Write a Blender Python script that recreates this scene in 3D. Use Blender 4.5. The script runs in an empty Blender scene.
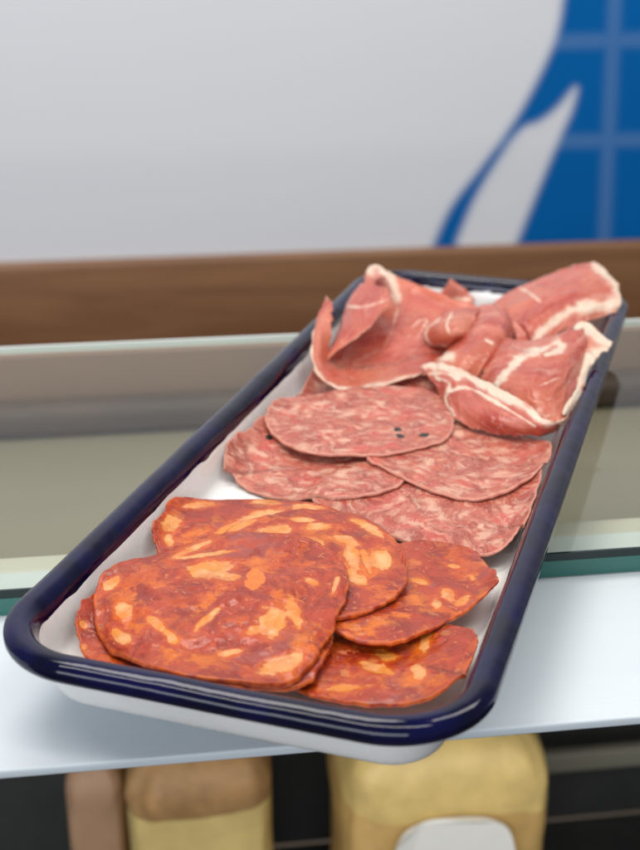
import bpy, math, random
import numpy as np
from mathutils import Vector
random.seed(4); RNG = np.random.RandomState(7)
C = bpy.context.scene.collection
R = math.radians
MM = 0.001

# ------------------------------------------------------------------ camera
F, U0, V0 = 1280.0, 320.0, 425.0          # focal length in pixels of the 640x850 photograph
PITCH = math.atan2(540.0, F)
CAMZ = 0.216
cp, sp = math.cos(PITCH), math.sin(PITCH)

def un(u, v, z):
    """point of the level z (m) seen at pixel (u, v)"""
    x = (u - U0) / F; y = -(v - V0) / F
    dx, dy, dz = x, cp + y * sp, -sp + y * cp
    t = (z - CAMZ) / dz
    return np.array([dx * t, dy * t, z])

def uny(u, v, Y):
    x = (u - U0) / F; y = -(v - V0) / F
    dx, dy, dz = x, cp + y * sp, -sp + y * cp
    t = Y / dy
    return np.array([dx * t, Y, CAMZ + dz * t])

def proj(P):
    q = P - np.array([0, 0, CAMZ])
    fw = q[..., 1] * cp - q[..., 2] * sp
    up = q[..., 1] * sp + q[..., 2] * cp
    return U0 + F * q[..., 0] / fw, V0 - F * up / fw

cam = bpy.data.cameras.new('camera'); co = bpy.data.objects.new('camera', cam); C.objects.link(co)
co.location = (0, 0, CAMZ); co.rotation_euler = (math.pi / 2 - PITCH, 0, 0)
cam.sensor_fit = 'VERTICAL'; cam.sensor_height = 36; cam.lens = F / 850 * 36
cam.clip_start = 0.01; cam.clip_end = 50
cam.dof.use_dof = True; cam.dof.focus_distance = 0.42; cam.dof.aperture_fstop = 12.5
cam.dof.aperture_blades = 0
sc = bpy.context.scene; sc.camera = co

# ------------------------------------------------------------------ object helpers
def tag(o, label=None, cat=None, group=None, kind=None):
    if label: o['label'] = label
    if cat: o['category'] = cat
    if group: o['group'] = group
    if kind: o['kind'] = kind
    return o

def empty(name, loc=(0, 0, 0), rz=0):
    o = bpy.data.objects.new(name, None); C.objects.link(o)
    o.location = loc; o.rotation_euler = (0, 0, rz); o.empty_display_size = 0.02
    return o

def mesh(name, verts, faces, mat, parent=None, smooth=True, attrs=None, loc=None):
    me = bpy.data.meshes.new(name)
    V = np.asarray(verts, float)
    if loc is not None: V = V - np.asarray(loc)
    me.from_pydata(V.tolist(), [], [tuple(int(i) for i in f) for f in faces])
    if attrs:
        for k, a in attrs.items():
            a = np.asarray(a, np.float32)
            if a.ndim == 1:
                at = me.attributes.new(k, 'FLOAT', 'POINT'); at.data.foreach_set('value', a)
            else:
                at = me.attributes.new(k, 'FLOAT_VECTOR', 'POINT'); at.data.foreach_set('vector', a.ravel())
    me.update()
    if smooth: me.polygons.foreach_set('use_smooth', [True] * len(me.polygons))
    me.materials.append(mat)
    o = bpy.data.objects.new(name, me); C.objects.link(o)
    if loc is not None and parent is None: o.location = loc
    if parent is not None: o.parent = parent
    return o

def box_vf(x0, x1, y0, y1, z0, z1):
    v = [(x, y, z) for z in (z0, z1) for y in (y0, y1) for x in (x0, x1)]
    f = [(0, 2, 3, 1), (4, 5, 7, 6), (0, 1, 5, 4), (2, 6, 7, 3), (0, 4, 6, 2), (1, 3, 7, 5)]
    return v, f

def box(name, x0, x1, y0, y1, z0, z1, mat, parent=None, bevel=0.0, seg=3):
    v, f = box_vf(x0, x1, y0, y1, z0, z1)
    o = mesh(name, v, f, mat, parent, smooth=False)
    if bevel:
        m = o.modifiers.new('bevel', 'BEVEL'); m.width = bevel; m.segments = seg
        o.data.polygons.foreach_set('use_smooth', [True] * len(o.data.polygons))
    return o

def grid_faces(n, m, off=0, closed=False):
    F_ = []
    for i in range(n - 1):
        for j in range(m if closed else m - 1):
            k = (j + 1) % m
            F_.append((off + i * m + j, off + i * m + k, off + (i + 1) * m + k, off + (i + 1) * m + j))
    return F_

# ------------------------------------------------------------------ numpy noise
_tab = RNG.rand(256, 256)
def vnoise(x, y):
    xi = np.floor(x).astype(int); yi = np.floor(y).astype(int)
    fx = x - xi; fy = y - yi
    fx = fx * fx * (3 - 2 * fx); fy = fy * fy * (3 - 2 * fy)
    a = _tab[xi % 256, yi % 256]; b = _tab[(xi + 1) % 256, yi % 256]
    c = _tab[xi % 256, (yi + 1) % 256]; d = _tab[(xi + 1) % 256, (yi + 1) % 256]
    return (a * (1 - fx) + b * fx) * (1 - fy) + (c * (1 - fx) + d * fx) * fy - 0.5
def fbm(x, y, o=3):
    s = 0; a = 1.0
    for k in range(o):
        s = s + a * vnoise(x * 2 ** k + 17.3 * k, y * 2 ** k + 5.1 * k); a *= 0.5
    return s

# ------------------------------------------------------------------ node helpers
class N:
    def __init__(s, name):
        s.m = bpy.data.materials.new(name); s.m.use_nodes = True
        s.t = s.m.node_tree; s.t.nodes.clear()
        s.out = s.t.nodes.new('ShaderNodeOutputMaterial')
    def n(s, typ, **kw):
        nd = s.t.nodes.new(typ)
        for k, v in kw.items(): setattr(nd, k, v)
        return nd
    def link(s, a, b): s.t.links.new(a, b)
    def put(s, sock, v):
        if isinstance(v, bpy.types.NodeSocket): s.link(v, sock)
        elif v is not None: sock.default_value = v
    def math(s, op, a, b=None, c=None, clamp=False):
        nd = s.n('ShaderNodeMath', operation=op); nd.use_clamp = clamp
        s.put(nd.inputs[0], a)
        if b is not None: s.put(nd.inputs[1], b)
        if c is not None: s.put(nd.inputs[2], c)
        return nd.outputs[0]
    def vmath(s, op, a, b=None, scale=None):
        nd = s.n('ShaderNodeVectorMath', operation=op)
        s.put(nd.inputs[0], a)
        if b is not None: s.put(nd.inputs[1], b)
        if scale is not None: s.put(nd.inputs[3], scale)
        return nd.outputs[0]
    def step(s, x, lo, hi, a=0.0, b=1.0):
        nd = s.n('ShaderNodeMapRange', interpolation_type='SMOOTHSTEP'); nd.clamp = True
        s.put(nd.inputs[0], x); s.put(nd.inputs[1], lo); s.put(nd.inputs[2], hi); s.put(nd.inputs[3], a); s.put(nd.inputs[4], b)
        return nd.outputs[0]
    def mix(s, f, a, b, mode='MIX'):
        nd = s.n('ShaderNodeMix', data_type='RGBA', blend_type=mode)
        s.put(nd.inputs[0], f)
        s.put(nd.inputs[6], a if isinstance(a, bpy.types.NodeSocket) else (*a, 1))
        s.put(nd.inputs[7], b if isinstance(b, bpy.types.NodeSocket) else (*b, 1))
        return nd.outputs[2]
    def noise(s, vec, scale, detail=3, rough=0.55, dist=0.0, col=False):
        nd = s.n('ShaderNodeTexNoise'); s.put(nd.inputs['Vector'], vec)
        nd.inputs['Scale'].default_value = scale; nd.inputs['Detail'].default_value = detail
        nd.inputs['Roughness'].default_value = rough; nd.inputs['Distortion'].default_value = dist
        return nd.outputs['Color' if col else 'Fac']
    def voro(s, vec, scale, feature='F1', rnd=1.0):
        nd = s.n('ShaderNodeTexVoronoi', feature=feature); s.put(nd.inputs['Vector'], vec)
        nd.inputs['Scale'].default_value = scale; nd.inputs['Randomness'].default_value = rnd
        return nd
    def attr(s, name, vec=False):
        nd = s.n('ShaderNodeAttribute'); nd.attribute_name = name
        return nd.outputs['Vector' if vec else 'Fac']
    def obj(s): return s.n('ShaderNodeTexCoord').outputs['Object']
    def map(s, vec, scale=(1, 1, 1), rot=(0, 0, 0), loc=(0, 0, 0)):
        nd = s.n('ShaderNodeMapping'); s.put(nd.inputs[0], vec)
        nd.inputs[1].default_value = loc; nd.inputs[2].default_value = rot; nd.inputs[3].default_value = scale
        return nd.outputs[0]
    def bump(s, h, strength=0.3, dist=0.001, normal=None):
        nd = s.n('ShaderNodeBump'); s.put(nd.inputs['Height'], h)
        nd.inputs['Strength'].default_value = strength; nd.inputs['Distance'].default_value = dist
        if normal is not None: s.link(normal, nd.inputs['Normal'])
        return nd.outputs[0]
    def principled(s, color, rough=0.5, normal=None, **kw):
        p = s.n('ShaderNodeBsdfPrincipled')
        s.put(p.inputs['Base Color'], color if isinstance(color, bpy.types.NodeSocket) else (*color, 1))
        s.put(p.inputs['Roughness'], rough)
        if normal is not None: s.link(normal, p.inputs['Normal'])
        for k, v in kw.items():
            s.put(p.inputs[k.replace('_', ' ')], v)
        s.link(p.outputs[0], s.out.inputs[0])
        return p

def simple(name, col, rough=0.5, nscale=0, namp=0.1, bump=0, bscale=200, **kw):
    n = N(name); c = n.obj()
    color = col
    if nscale:
        f = n.noise(c, nscale, 4)
        color = n.mix(f, tuple(x * (1 - namp) for x in col), tuple(min(1, x * (1 + namp)) for x in col))
    nrm = n.bump(n.noise(c, bscale, 3), bump, 0.001) if bump else None
    n.principled(color, rough, nrm, **kw)
    return n.m

# ------------------------------------------------------------------ materials
def mat_enamel_blue():
    n = N('cobalt enamel'); c = n.obj()
    f = n.noise(c, 60, 3)
    col = n.mix(n.step(f, .35, .7), (0.0014, 0.0018, 0.015), (0.0030, 0.0030, 0.040))
    h = n.math('ADD', n.math('MULTIPLY', n.noise(c, 42, 2), 1.5), n.math('MULTIPLY', n.noise(c, 260, 2), 0.10))
    r = n.step(n.noise(c, 140, 4, .65), .35, .75, .04, .13)
    n.principled(col, r, n.bump(h, 0.35, 0.0012), IOR=1.4)
    return n.m
def mat_enamel_white():
    n = N('white enamel'); c = n.obj()
    f = n.noise(c, 35, 4)
    stain = n.step(n.noise(c, 28, 3, .6, 1.0), .52, .72)
    col = n.mix(f, (0.86, 0.85, 0.84), (0.80, 0.79, 0.78))
    col = n.mix(n.math('MULTIPLY', stain, .35), col, (0.80, 0.70, 0.58))
    n.principled(col, n.step(n.noise(c, 90, 3), .3, .7, .14, .34), n.bump(n.noise(c, 70, 2), 0.22, 0.0012), Coat_Weight=0.3, Coat_Roughness=0.1)
    return n.m

def mat_chorizo():
    n = N('chorizo meat'); s = n.attr('sc', True); r = n.attr('edge'); hero = n.attr('fat'); org = n.attr('org'); keep = n.attr('plain')
    w = n.vmath('SUBTRACT', n.noise(s, 90, 4, .6, col=True), (.5, .5, .5))
    sw = n.vmath('ADD', s, n.vmath('SCALE', w, scale=0.009))
    sw2 = n.vmath('ADD', s, n.vmath('SCALE', w, scale=0.022))
    meatn = n.noise(sw, 110, 4, .6, .8)
    fine = n.noise(sw, 600, 4, .65)
    mid = n.noise(sw2, 115, 3, .55, .3)
    col = n.mix(n.step(meatn, .36, .64), (0.26, 0.020, 0.006), (0.42, 0.044, 0.010))
    # lean pieces, duller and a little purple
    lv = n.voro(sw2, 95); ls = n.n('ShaderNodeSeparateColor'); n.link(lv.outputs['Color'], ls.inputs[0])
    lean = n.step(n.math('SUBTRACT', n.step(ls.outputs[2], .45, 1, 0, .6), lv.outputs['Distance']), -.02, .12)
    col = n.mix(n.math('MULTIPLY', lean, .6), col, (0.31, 0.060, 0.045))
    # paprika oil
    oil = n.step(n.math('ADD', n.noise(sw2, 60, 3, .6, .5), n.math('MULTIPLY', n.math('SUBTRACT', mid, .5), .8)), .50, .70)
    col = n.mix(n.math('MULTIPLY', oil, .65), col, (0.60, 0.105, 0.004))
    on = n.math('ADD', n.math('MULTIPLY', org, .8), n.math('MULTIPLY', n.math('SUBTRACT', mid, .5), 2.6))
    orgb = n.step(on, .28, 1.15)
    col = n.mix(n.math('MULTIPLY', orgb, .85), col, (0.68, 0.165, 0.005))
    vo = n.voro(n.map(sw, (1, 1.55, 1), (0, 0, .5)), 120)
    sep = n.n('ShaderNodeSeparateColor'); n.link(vo.outputs['Color'], sep.inputs[0])
    blob = n.step(n.math('SUBTRACT', n.step(sep.outputs[0], .50, 1.0, -0.05, .50), vo.outputs['Distance']), -.015, .08)
    vo2 = n.voro(n.map(sw2, (1, 2.6, 1), (0, 0, -.6)), 300)
    sep2 = n.n('ShaderNodeSeparateColor'); n.link(vo2.outputs['Color'], sep2.inputs[0])
    blob2 = n.step(n.math('SUBTRACT', n.step(sep2.outputs[1], .62, 1, -.05, .42), vo2.outputs['Distance']), -.01, .05, 0, .7)
    hn = n.math('ADD', hero, n.math('ADD', n.math('MULTIPLY', n.math('SUBTRACT', n.noise(s, 230, 2, .5), .5), .85), n.math('MULTIPLY', n.math('SUBTRACT', n.noise(s, 650, 3, .6), .5), .3)))
    herob = n.step(hn, .425, .56)
    blob = n.math('MULTIPLY', blob, n.math('SUBTRACT', 1.0, keep))
    chunk = n.math('MAXIMUM', blob, herob)
    fatc = n.mix(n.step(n.noise(s, 130, 3), .38, .62), (0.76, 0.40, 0.16), (0.68, 0.245, 0.030))
    fatc = n.mix(n.step(hn, .60, .95), n.mix(.25, fatc, (0.72, 0.20, 0.02)), fatc)
    col = n.mix(blob2, col, (0.56, 0.17, 0.055))
    halo = n.step(hn, .10, .46, 0, .55)
    col = n.mix(halo, col, (0.60, 0.095, 0.004))
    col = n.mix(n.math('MULTIPLY', chunk, n.step(n.noise(sw, 140, 3), .3, .6, .50, .92)), col, fatc)
    col = n.mix(n.step(n.math('ADD', n.attr('pep'), n.math('MULTIPLY', n.math('SUBTRACT', n.noise(s, 260, 3), .5), .8)), .40, .54, 0, .92), col, n.mix(n.noise(s, 300, 3), (0.74, 0.12, 0.006), (0.84, 0.24, 0.02)))
    col = n.mix(n.step(fine, .60, .78, 0, .18), col, (0.22, 0.018, 0.008))
    col = n.mix(n.step(r, .974, .992, 0, .8), col, n.mix(n.step(n.noise(s, 240, 3), .35, .65), (0.30, 0.028, 0.008), (0.62, 0.13, 0.015)))
    h = n.math('ADD', n.math('MULTIPLY', meatn, 1.0), n.math('ADD', n.math('MULTIPLY', fine, .22), n.math('MULTIPLY', chunk, -.20)))
    h = n.math('ADD', h, n.math('MULTIPLY', mid, .6))
    rough = n.step(n.noise(s, 170, 4, .65), .32, .68, .07, .26)
    n.principled(col, rough, n.bump(h, 0.8, 0.0013), Subsurface_Weight=0.35, Subsurface_Scale=0.0022,
                 Subsurface_Radius=(1.0, 0.25, 0.08), Coat_Weight=0.2, Coat_Roughness=0.05, IOR=1.38)
    return n.m

def mat_salami():
    n = N('salami meat'); s = n.attr('sc', True); r = n.attr('edge'); hero = n.attr('fat'); pep = n.attr('pep')
    w = n.vmath('SUBTRACT', n.noise(s, 38, 3, .55, col=True), (.5, .5, .5))
    w2 = n.vmath('SUBTRACT', n.noise(s, 160, 3, .55, col=True), (.5, .5, .5))
    sw = n.vmath('ADD', n.vmath('ADD', s, n.vmath('SCALE', w, scale=0.030)), n.vmath('SCALE', w2, scale=0.0045))
    st = n.map(sw, (1, 1.65, 1))
    a = n.noise(st, 95, 5, .62, .8)
    b = n.noise(n.map(sw, (1, 1.7, 1), (0, 0, .4)), 165, 4, .58, .3)
    fine = n.noise(st, 560, 3, .6)
    meat = n.mix(n.step(a, .36, .62), (0.31, 0.054, 0.036), (0.48, 0.122, 0.080))
    meat = n.mix(n.step(n.noise(sw, 75, 2), .5, .68, 0, .6), meat, (0.54, 0.070, 0.055))
    vo = n.voro(st, 130, rnd=1.0); sep = n.n('ShaderNodeSeparateColor'); n.link(vo.outputs['Color'], sep.inputs[0])
    blob = n.step(n.math('SUBTRACT', n.step(sep.outputs[0], .25, 1, 0.1, .66), vo.outputs['Distance']), -.10, .26)
    blob = n.math('MULTIPLY', blob, n.step(b, .36, .56))
    streak = n.math('MAXIMUM', n.step(b, .48, .70, 0, .75), n.step(n.noise(n.map(sw, (1, 3.2, 1), (0, 0, -.2)), 330, 4, .6, .5), .52, .68, 0, .55))
    hn = n.step(n.math('ADD', n.math('MULTIPLY', hero, .85), n.math('MULTIPLY', n.math('SUBTRACT', b, .5), 1.9)), .30, .85)
    fat = n.math('MAXIMUM', n.math('MAXIMUM', n.math('MULTIPLY', blob, .85), streak), hn)
    fatc = n.mix(n.noise(s, 200, 3), (0.78, 0.52, 0.38), (0.66, 0.35, 0.24))
    col = n.mix(n.math('MULTIPLY', fat, .76), meat, fatc)
    col = n.mix(n.step(fine, .56, .74, 0, .35), col, (0.66, 0.40, 0.30))
    col = n.mix(n.step(r, .972, .988, 0, .85), col, n.mix(n.noise(s, 300, 3), (0.50, 0.17, 0.125), (0.66, 0.33, 0.24)))
    col = n.mix(n.step(n.math('ADD', pep, n.math('MULTIPLY', n.math('SUBTRACT', n.noise(s, 900, 2), .5), .5)), .42, .6), col, (0.012, 0.010, 0.006))
    h = n.math('ADD', n.math('MULTIPLY', a, .8), n.math('ADD', n.math('MULTIPLY', b, .9), n.math('MULTIPLY', fine, .35)))
    rough = n.step(n.noise(s, 190, 4, .65), .32, .68, .20, .48)
    n.principled(col, rough, n.bump(h, 0.75, 0.0011), Subsurface_Weight=0.35, Subsurface_Scale=0.002,
                 Subsurface_Radius=(1.0, 0.36, 0.22), Coat_Weight=0.15, Coat_Roughness=0.14, IOR=1.38)
    return n.m

def mat_ham():
    n = N('cured ham'); s = n.attr('sc', True); fat = n.attr('fat'); ed = n.attr('edge')
    w = n.vmath('SUBTRACT', n.noise(s, 60, 3, .6, col=True), (.5, .5, .5))
    sw = n.vmath('ADD', s, n.vmath('SCALE', w, scale=0.012))
    a = n.noise(n.map(sw, (1, .4, 1)), 60, 4, .6, .6)
    g = n.noise(n.map(sw, (1, .16, 1), (0, 0, .15)), 380, 4, .6)
    big = n.noise(s, 26, 2)
    col = n.mix(n.step(a, .34, .66), (0.37, 0.046, 0.030), (0.54, 0.130, 0.086))
    col = n.mix(n.step(big, .42, .62, 0, .6), col, (0.56, 0.160, 0.088))
    col = n.mix(n.step(g, .48, .76, 0, .35), col, (0.58, 0.19, 0.125))
    v = n.n('ShaderNodeTexVoronoi', feature='DISTANCE_TO_EDGE'); n.link(n.map(sw, (1, .5, 1)), v.inputs['Vector']); v.inputs['Scale'].default_value = 36
    col = n.mix(n.math('MULTIPLY', n.step(v.outputs['Distance'], .0, .05, .5, 0), n.step(n.noise(sw, 45, 2), .50, .62)), col, (0.66, 0.33, 0.24))
    sp_ = n.voro(s, 420); se = n.n('ShaderNodeSeparateColor'); n.link(sp_.outputs['Color'], se.inputs[0])
    speck = n.step(n.math('SUBTRACT', n.step(se.outputs[0], .90, 1, 0, .24), sp_.outputs['Distance']), -.01, .05)
    fn = n.math('ADD', fat, n.math('ADD', n.math('MULTIPLY', n.math('SUBTRACT', n.noise(s, 110, 4), .5), 1.5), n.math('MULTIPLY', n.math('SUBTRACT', g, .5), .7)))
    fm = n.step(fn, .32, .80)
    fatc = n.mix(n.noise(s, 120, 3), (0.86, 0.66, 0.53), (0.74, 0.46, 0.35))
    col = n.mix(n.step(fn, -.05, .55, 0, .45), col, (0.60, 0.25, 0.18))
    col = n.mix(n.math('MULTIPLY', fm, .93), col, fatc)
    col = n.mix(n.step(ed, .970, .988, 0, .5), col, (0.66, 0.34, 0.22))
    col = n.mix(speck, col, (0.74, 0.56, 0.47))
    h = n.math('ADD', n.math('MULTIPLY', g, .6), n.math('ADD', n.noise(sw, 150, 4), n.math('MULTIPLY', speck, .6)))
    rough = n.step(n.noise(s, 130, 4, .6), .3, .7, .18, .44)
    n.principled(col, rough, n.bump(h, 0.55, 0.001), Subsurface_Weight=0.45, Subsurface_Scale=0.004,
                 Subsurface_Radius=(1.0, 0.30, 0.18), Coat_Weight=0.15, Coat_Roughness=0.14, IOR=1.4)
    return n.m

def mat_glass():
    n = N('clear case glass')
    t = n.n('ShaderNodeBsdfTransparent'); t.inputs[0].default_value = (0.93, 0.945, 0.91, 1)
    g = n.n('ShaderNodeBsdfGlossy'); g.inputs['Roughness'].default_value = 0.02; g.inputs['Color'].default_value = (1, 1, 1, 1)
    fr = n.n('ShaderNodeFresnel'); fr.inputs[0].default_value = 1.33
    m = n.n('ShaderNodeMixShader'); geo = n.n('ShaderNodeNewGeometry'); n.link(n.math('MULTIPLY', fr.outputs[0], n.math('SUBTRACT', 1.0, geo.outputs['Backfacing'])), m.inputs[0]); n.link(t.outputs[0], m.inputs[1]); n.link(g.outputs[0], m.inputs[2])
    n.link(m.outputs[0], n.out.inputs[0]); return n.m

def mat_wood(name, c1, c2):
    n = N(name); c = n.obj()
    f = n.noise(n.map(c, (1.2, 9, 14)), 3.0, 5, .6, .6)
    g = n.noise(n.map(c, (3, 50, 70)), 4.0, 4, .6)
    col = n.mix(n.step(f, .3, .7), c1, c2)
    col = n.mix(n.step(g, .4, .7, 0, .2), col, tuple(x * .7 for x in c1))
    n.principled(col, .5); return n.m

def mat_brushed():
    n = N('brushed white steel'); c = n.obj()
    g = n.noise(n.map(c, (2, 220, 220)), 6.0, 4, .6)
    g2 = n.noise(n.map(c, (1, 30, 30)), 3.0, 3, .6)
    col = n.mix(g, (0.55, 0.60, 0.64), (0.61, 0.66, 0.70))
    col = n.mix(n.step(g2, .4, .7, 0, .4), col, (0.56, 0.62, 0.67))
    n.principled(col, n.step(g, .3, .7, .5, .65), n.bump(g, .12, .0005)); return n.m

BLUE = mat_enamel_blue(); WHITE = mat_enamel_white(); CHO = mat_chorizo(); SAL = mat_salami(); HAM = mat_ham()
GLASS = mat_glass(); STEEL = mat_brushed()
TEAL = simple('green glass edge', (0.012, 0.115, 0.095), .12, 30, .3, Coat_Weight=.5)
DARKTEAL = simple('dark glass arris', (0.0015, 0.012, 0.012), .1, 30, .2)
PALEEDGE = simple('pale glass arris', (0.62, 0.66, 0.66), .2)

# ------------------------------------------------------------------ the tray
A4 = [un(-39.965, 657.44, .016), un(479.21, 759.32, .016), un(632.456, 293.196, .016), un(366.936, 271.955, .016)]
cen = sum(A4) / 4
ang = math.atan2(*(((A4[2] + A4[3]) - (A4[0] + A4[1]))[[1, 0]])) - math.pi / 2
TW, TL = 0.1467, 0.4115
TX = np.array([math.cos(ang), math.sin(ang), 0]); TY = np.array([-math.sin(ang), math.cos(ang), 0])
def loc2(P):
    d = P - cen; return (d * TX).sum(-1), (d * TY).sum(-1)

# (inset, height) of the pressed steel profile, millimetres, from under the lip round to the floor
RC = 30.0
PROF = [(22, -5.0), (18.0, -4.8), (15.2, -3.6), (13.4, -1.0), (11.8, 5.0), (10.4, 11.6), (8.2, 13.4), (5.0, 13.4), (2.8, 12.6), (1.2, 13.0),
        (.25, 14.3), (.0, 15.7), (.4, 17.2), (1.5, 18.5), (3.1, 19.3), (4.9, 19.5), (6.7, 19.0), (8.1, 17.9), (9.0, 16.5), (9.6, 15.0), (10.1, 13.2),
        (11.4, 9.0), (12.6, 4.0), (13.8, 1.6), (16.4, .1), (20.5, -.5)]
IN_D = np.array([p[0] for p in PROF[14:]]); IN_Z = np.array([p[1] for p in PROF[14:]])
def ring(ins, n_side=60, n_c=26):
    w, l = TW / 2 - ins * MM, TL / 2 - ins * MM
    r = max(RC - ins, 4.0) * MM
    pts = []
    for k, (sx, sy) in enumerate(((1, 1), (-1, 1), (-1, -1), (1, -1))):
        cx, cy = sx * (w - r), sy * (l - r)
        for i in range(n_c):
            a = math.pi / 2 * k + math.pi / 2 * i / (n_c - 1)
            pts.append((cx + r * math.cos(a), cy + r * math.sin(a)))
        nxt = ((-1, 1), (-1, -1), (1, -1), (1, 1))[k]
        cx2, cy2 = nxt[0] * (w - r), nxt[1] * (l - r)
        a2 = math.pi / 2 * (k + 1)
        e = (cx2 + r * math.cos(a2), cy2 + r * math.sin(a2)); s0 = pts[-1]
        for i in range(1, n_side):
            t = i / n_side; pts.append((s0[0] * (1 - t) + e[0] * t, s0[1] * (1 - t) + e[1] * t))
    return np.array(pts)
def smooth_prof(P, k):
    out = []
    P = np.array(P, float); n = len(P)
    for i in range(n - 1):
        p0, p1, p2, p3 = P[max(i - 1, 0)], P[i], P[i + 1], P[min(i + 2, n - 1)]
        for j in range(k):
            t = j / k
            out.append(.5 * (2 * p1 + (p2 - p0) * t + (2 * p0 - 5 * p1 + 4 * p2 - p3) * t * t + (3 * p1 - p0 - 3 * p2 + p3) * t ** 3))
    out.append(P[-1]); return np.array(out)
KP = 4
SP = smooth_prof(PROF, KP)
rings = [ring(a) for a, b in SP]
M = len(rings[0])
th_i = np.arange(M)
tray = empty('enamel_tray', (cen[0], cen[1], -.005), ang)
tag(tray, 'long white enamel tray with a cobalt blue rim holding sliced meats', 'tray')
V = np.zeros((len(SP), M, 3))
for i, (a, b) in enumerate(SP):
    V[i, :, :2] = rings[i]; V[i, :, 2] = (b + 5) * MM
# small hand-made unevenness of the lip
arc = np.concatenate([[0], np.cumsum(np.linalg.norm(np.diff(rings[44], axis=0), axis=1))])
wob = fbm(arc * 22, arc * 0 + 3.3, 2) * .0009
lipw = np.clip((SP[:, 1] - 11) / 6, 0, 1)
V[:, :, 2] += lipw[:, None] * wob[None, :]
lo, hi = 6 * KP, 20 * KP             # rim rows: from under the lip to the ragged paint line inside
ragged = (np.clip(fbm(arc * 130, arc * 0 + 9.1, 4) * 1.1, -1, 1) + np.where(fbm(arc * 95, arc * 0 + 31, 2) > .38, -.9, 0)) * .0009
def rimverts(row):
    return V[row] + np.stack([ragged * 0, ragged * 0, ragged], 1)
VR = V[lo:hi + 1].copy(); VR[-1] = rimverts(hi); VR[-2, :, 2] = np.maximum(VR[-2, :, 2], VR[-1, :, 2] + .0001)
mesh('rim', VR.reshape(-1, 3), grid_faces(VR.shape[0], M, closed=True), BLUE, tray)
VB1 = V[:lo + 1]; VB2 = V[hi:].copy(); VB2[0] = VR[-1]; VB2[1, :, 2] = np.minimum(VB2[1, :, 2], VB2[0, :, 2] - .0001)
vs = np.concatenate([VB1.reshape(-1, 3), VB2.reshape(-1, 3)])
fs = grid_faces(VB1.shape[0], M, closed=True) + grid_faces(VB2.shape[0], M, VB1.size // 3, closed=True)
# the flat floor, inside and under
k0 = VB1.size // 3 + (VB2.shape[0] - 1) * M
fs.append(tuple(range(k0, k0 + M))); fs.append(tuple(range(M - 1, -1, -1)))
mesh('basin', vs, fs, WHITE, tray)

# ------------------------------------------------------------------ height field of what already lies in the tray
GS = .0005
NX, NY = int(TW / GS) + 1, int(TL / GS) + 1
gx = np.linspace(-TW / 2, TW / 2, NX); gy = np.linspace(-TL / 2, TL / 2, NY)
GX, GY = np.meshgrid(gx, gy, indexing='ij')
def inset_of(x, y):
    r = RC * MM
    qx = np.abs(x) - (TW / 2 - r); qy = np.abs(y) - (TL / 2 - r)
    d = np.sqrt(np.maximum(qx, 0) ** 2 + np.maximum(qy, 0) ** 2) + np.minimum(np.maximum(qx, qy), 0) - r
    return -d
INS = inset_of(GX, GY)
H = np.interp(INS / MM, IN_D, IN_Z) * MM
def blur(a, k):
    for ax in (0, 1):
        for _ in range(2):
            p = np.pad(a, [(k, k) if i == ax else (0, 0) for i in (0, 1)], mode='edge')
            cs = np.cumsum(np.insert(p, 0, 0, axis=ax), axis=ax)
            n = a.shape[ax]
            if ax == 0: a = (cs[2 * k + 1:2 * k + 1 + n] - cs[:n]) / (2 * k + 1)
            else: a = (cs[:, 2 * k + 1:2 * k + 1 + n] - cs[:, :n]) / (2 * k + 1)
    return a
def sample(a, x, y):
    fx = np.clip((x + TW / 2) / (gx[1] - gx[0]), 0, NX - 1.001); fy = np.clip((y + TL / 2) / (gy[1] - gy[0]), 0, NY - 1.001)
    i = fx.astype(int); j = fy.astype(int); u = fx - i; v = fy - j
    return (a[i, j] * (1 - u) + a[i + 1, j] * u) * (1 - v) + (a[i, j + 1] * (1 - u) + a[i + 1, j + 1] * u) * v

def catmull(P, n, closed):
    P = np.array(P, float); m = len(P); out = []
    seg = m if closed else m - 1
    for q in range(n):
        t = q / n * seg if closed else q / (n - 1) * seg
        i = min(int(t), seg - 1); t -= i
        g = (lambda k: P[k % m]) if closed else (lambda k: P[min(max(k, 0), m - 1)])
        p0, p1, p2, p3 = g(i - 1), g(i), g(i + 1), g(i + 2)
        if not closed:
            if i == 0: p0 = 2 * p1 - p2
            if i == m - 2: p3 = 2 * p2 - p1
        out.append(.5 * (2 * p1 + (p2 - p0) * t + (2 * p0 - 5 * p1 + 4 * p2 - p3) * t * t + (3 * p1 - p0 - 3 * p2 + p3) * t ** 3))
    return np.array(out)

def ell_field(u, v, ells):
    f = np.zeros_like(u)
    for (cu, cv, ru, rv, a) in ells:
        ca, sa = math.cos(R(a)), math.sin(R(a))
        du, dv = u - cu, v - cv
        p = (du * ca + dv * sa) / ru; q = (-du * sa + dv * ca) / rv
        f = np.maximum(f, 1 - .54 * np.sqrt(p * p + q * q))
    return np.clip(f, 0, 1)
def line_field(u, v, lines):
    f = np.zeros_like(u)
    for pts, w in lines:
        pts = catmull(pts, 14, False)
        for q_, (a, b) in enumerate(zip(pts[:-1], pts[1:])):
            d = b - a; L2 = (d ** 2).sum() + 1e-9
            t = np.clip(((u - a[0]) * d[0] + (v - a[1]) * d[1]) / L2, 0, 1)
            wd = w * (1 + .9 * float(vnoise(np.array([q_ * .45 + w * 3.1]), np.array([w + 2.2]))[0])) * (1 if 0 < q_ < 12 else .7)
            dist = np.hypot(u - a[0] - t * d[0], v - a[1] - t * d[1])
            f = np.maximum(f, 1 - .5 * dist / wd)
    return np.clip(f, 0, 1)

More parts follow.
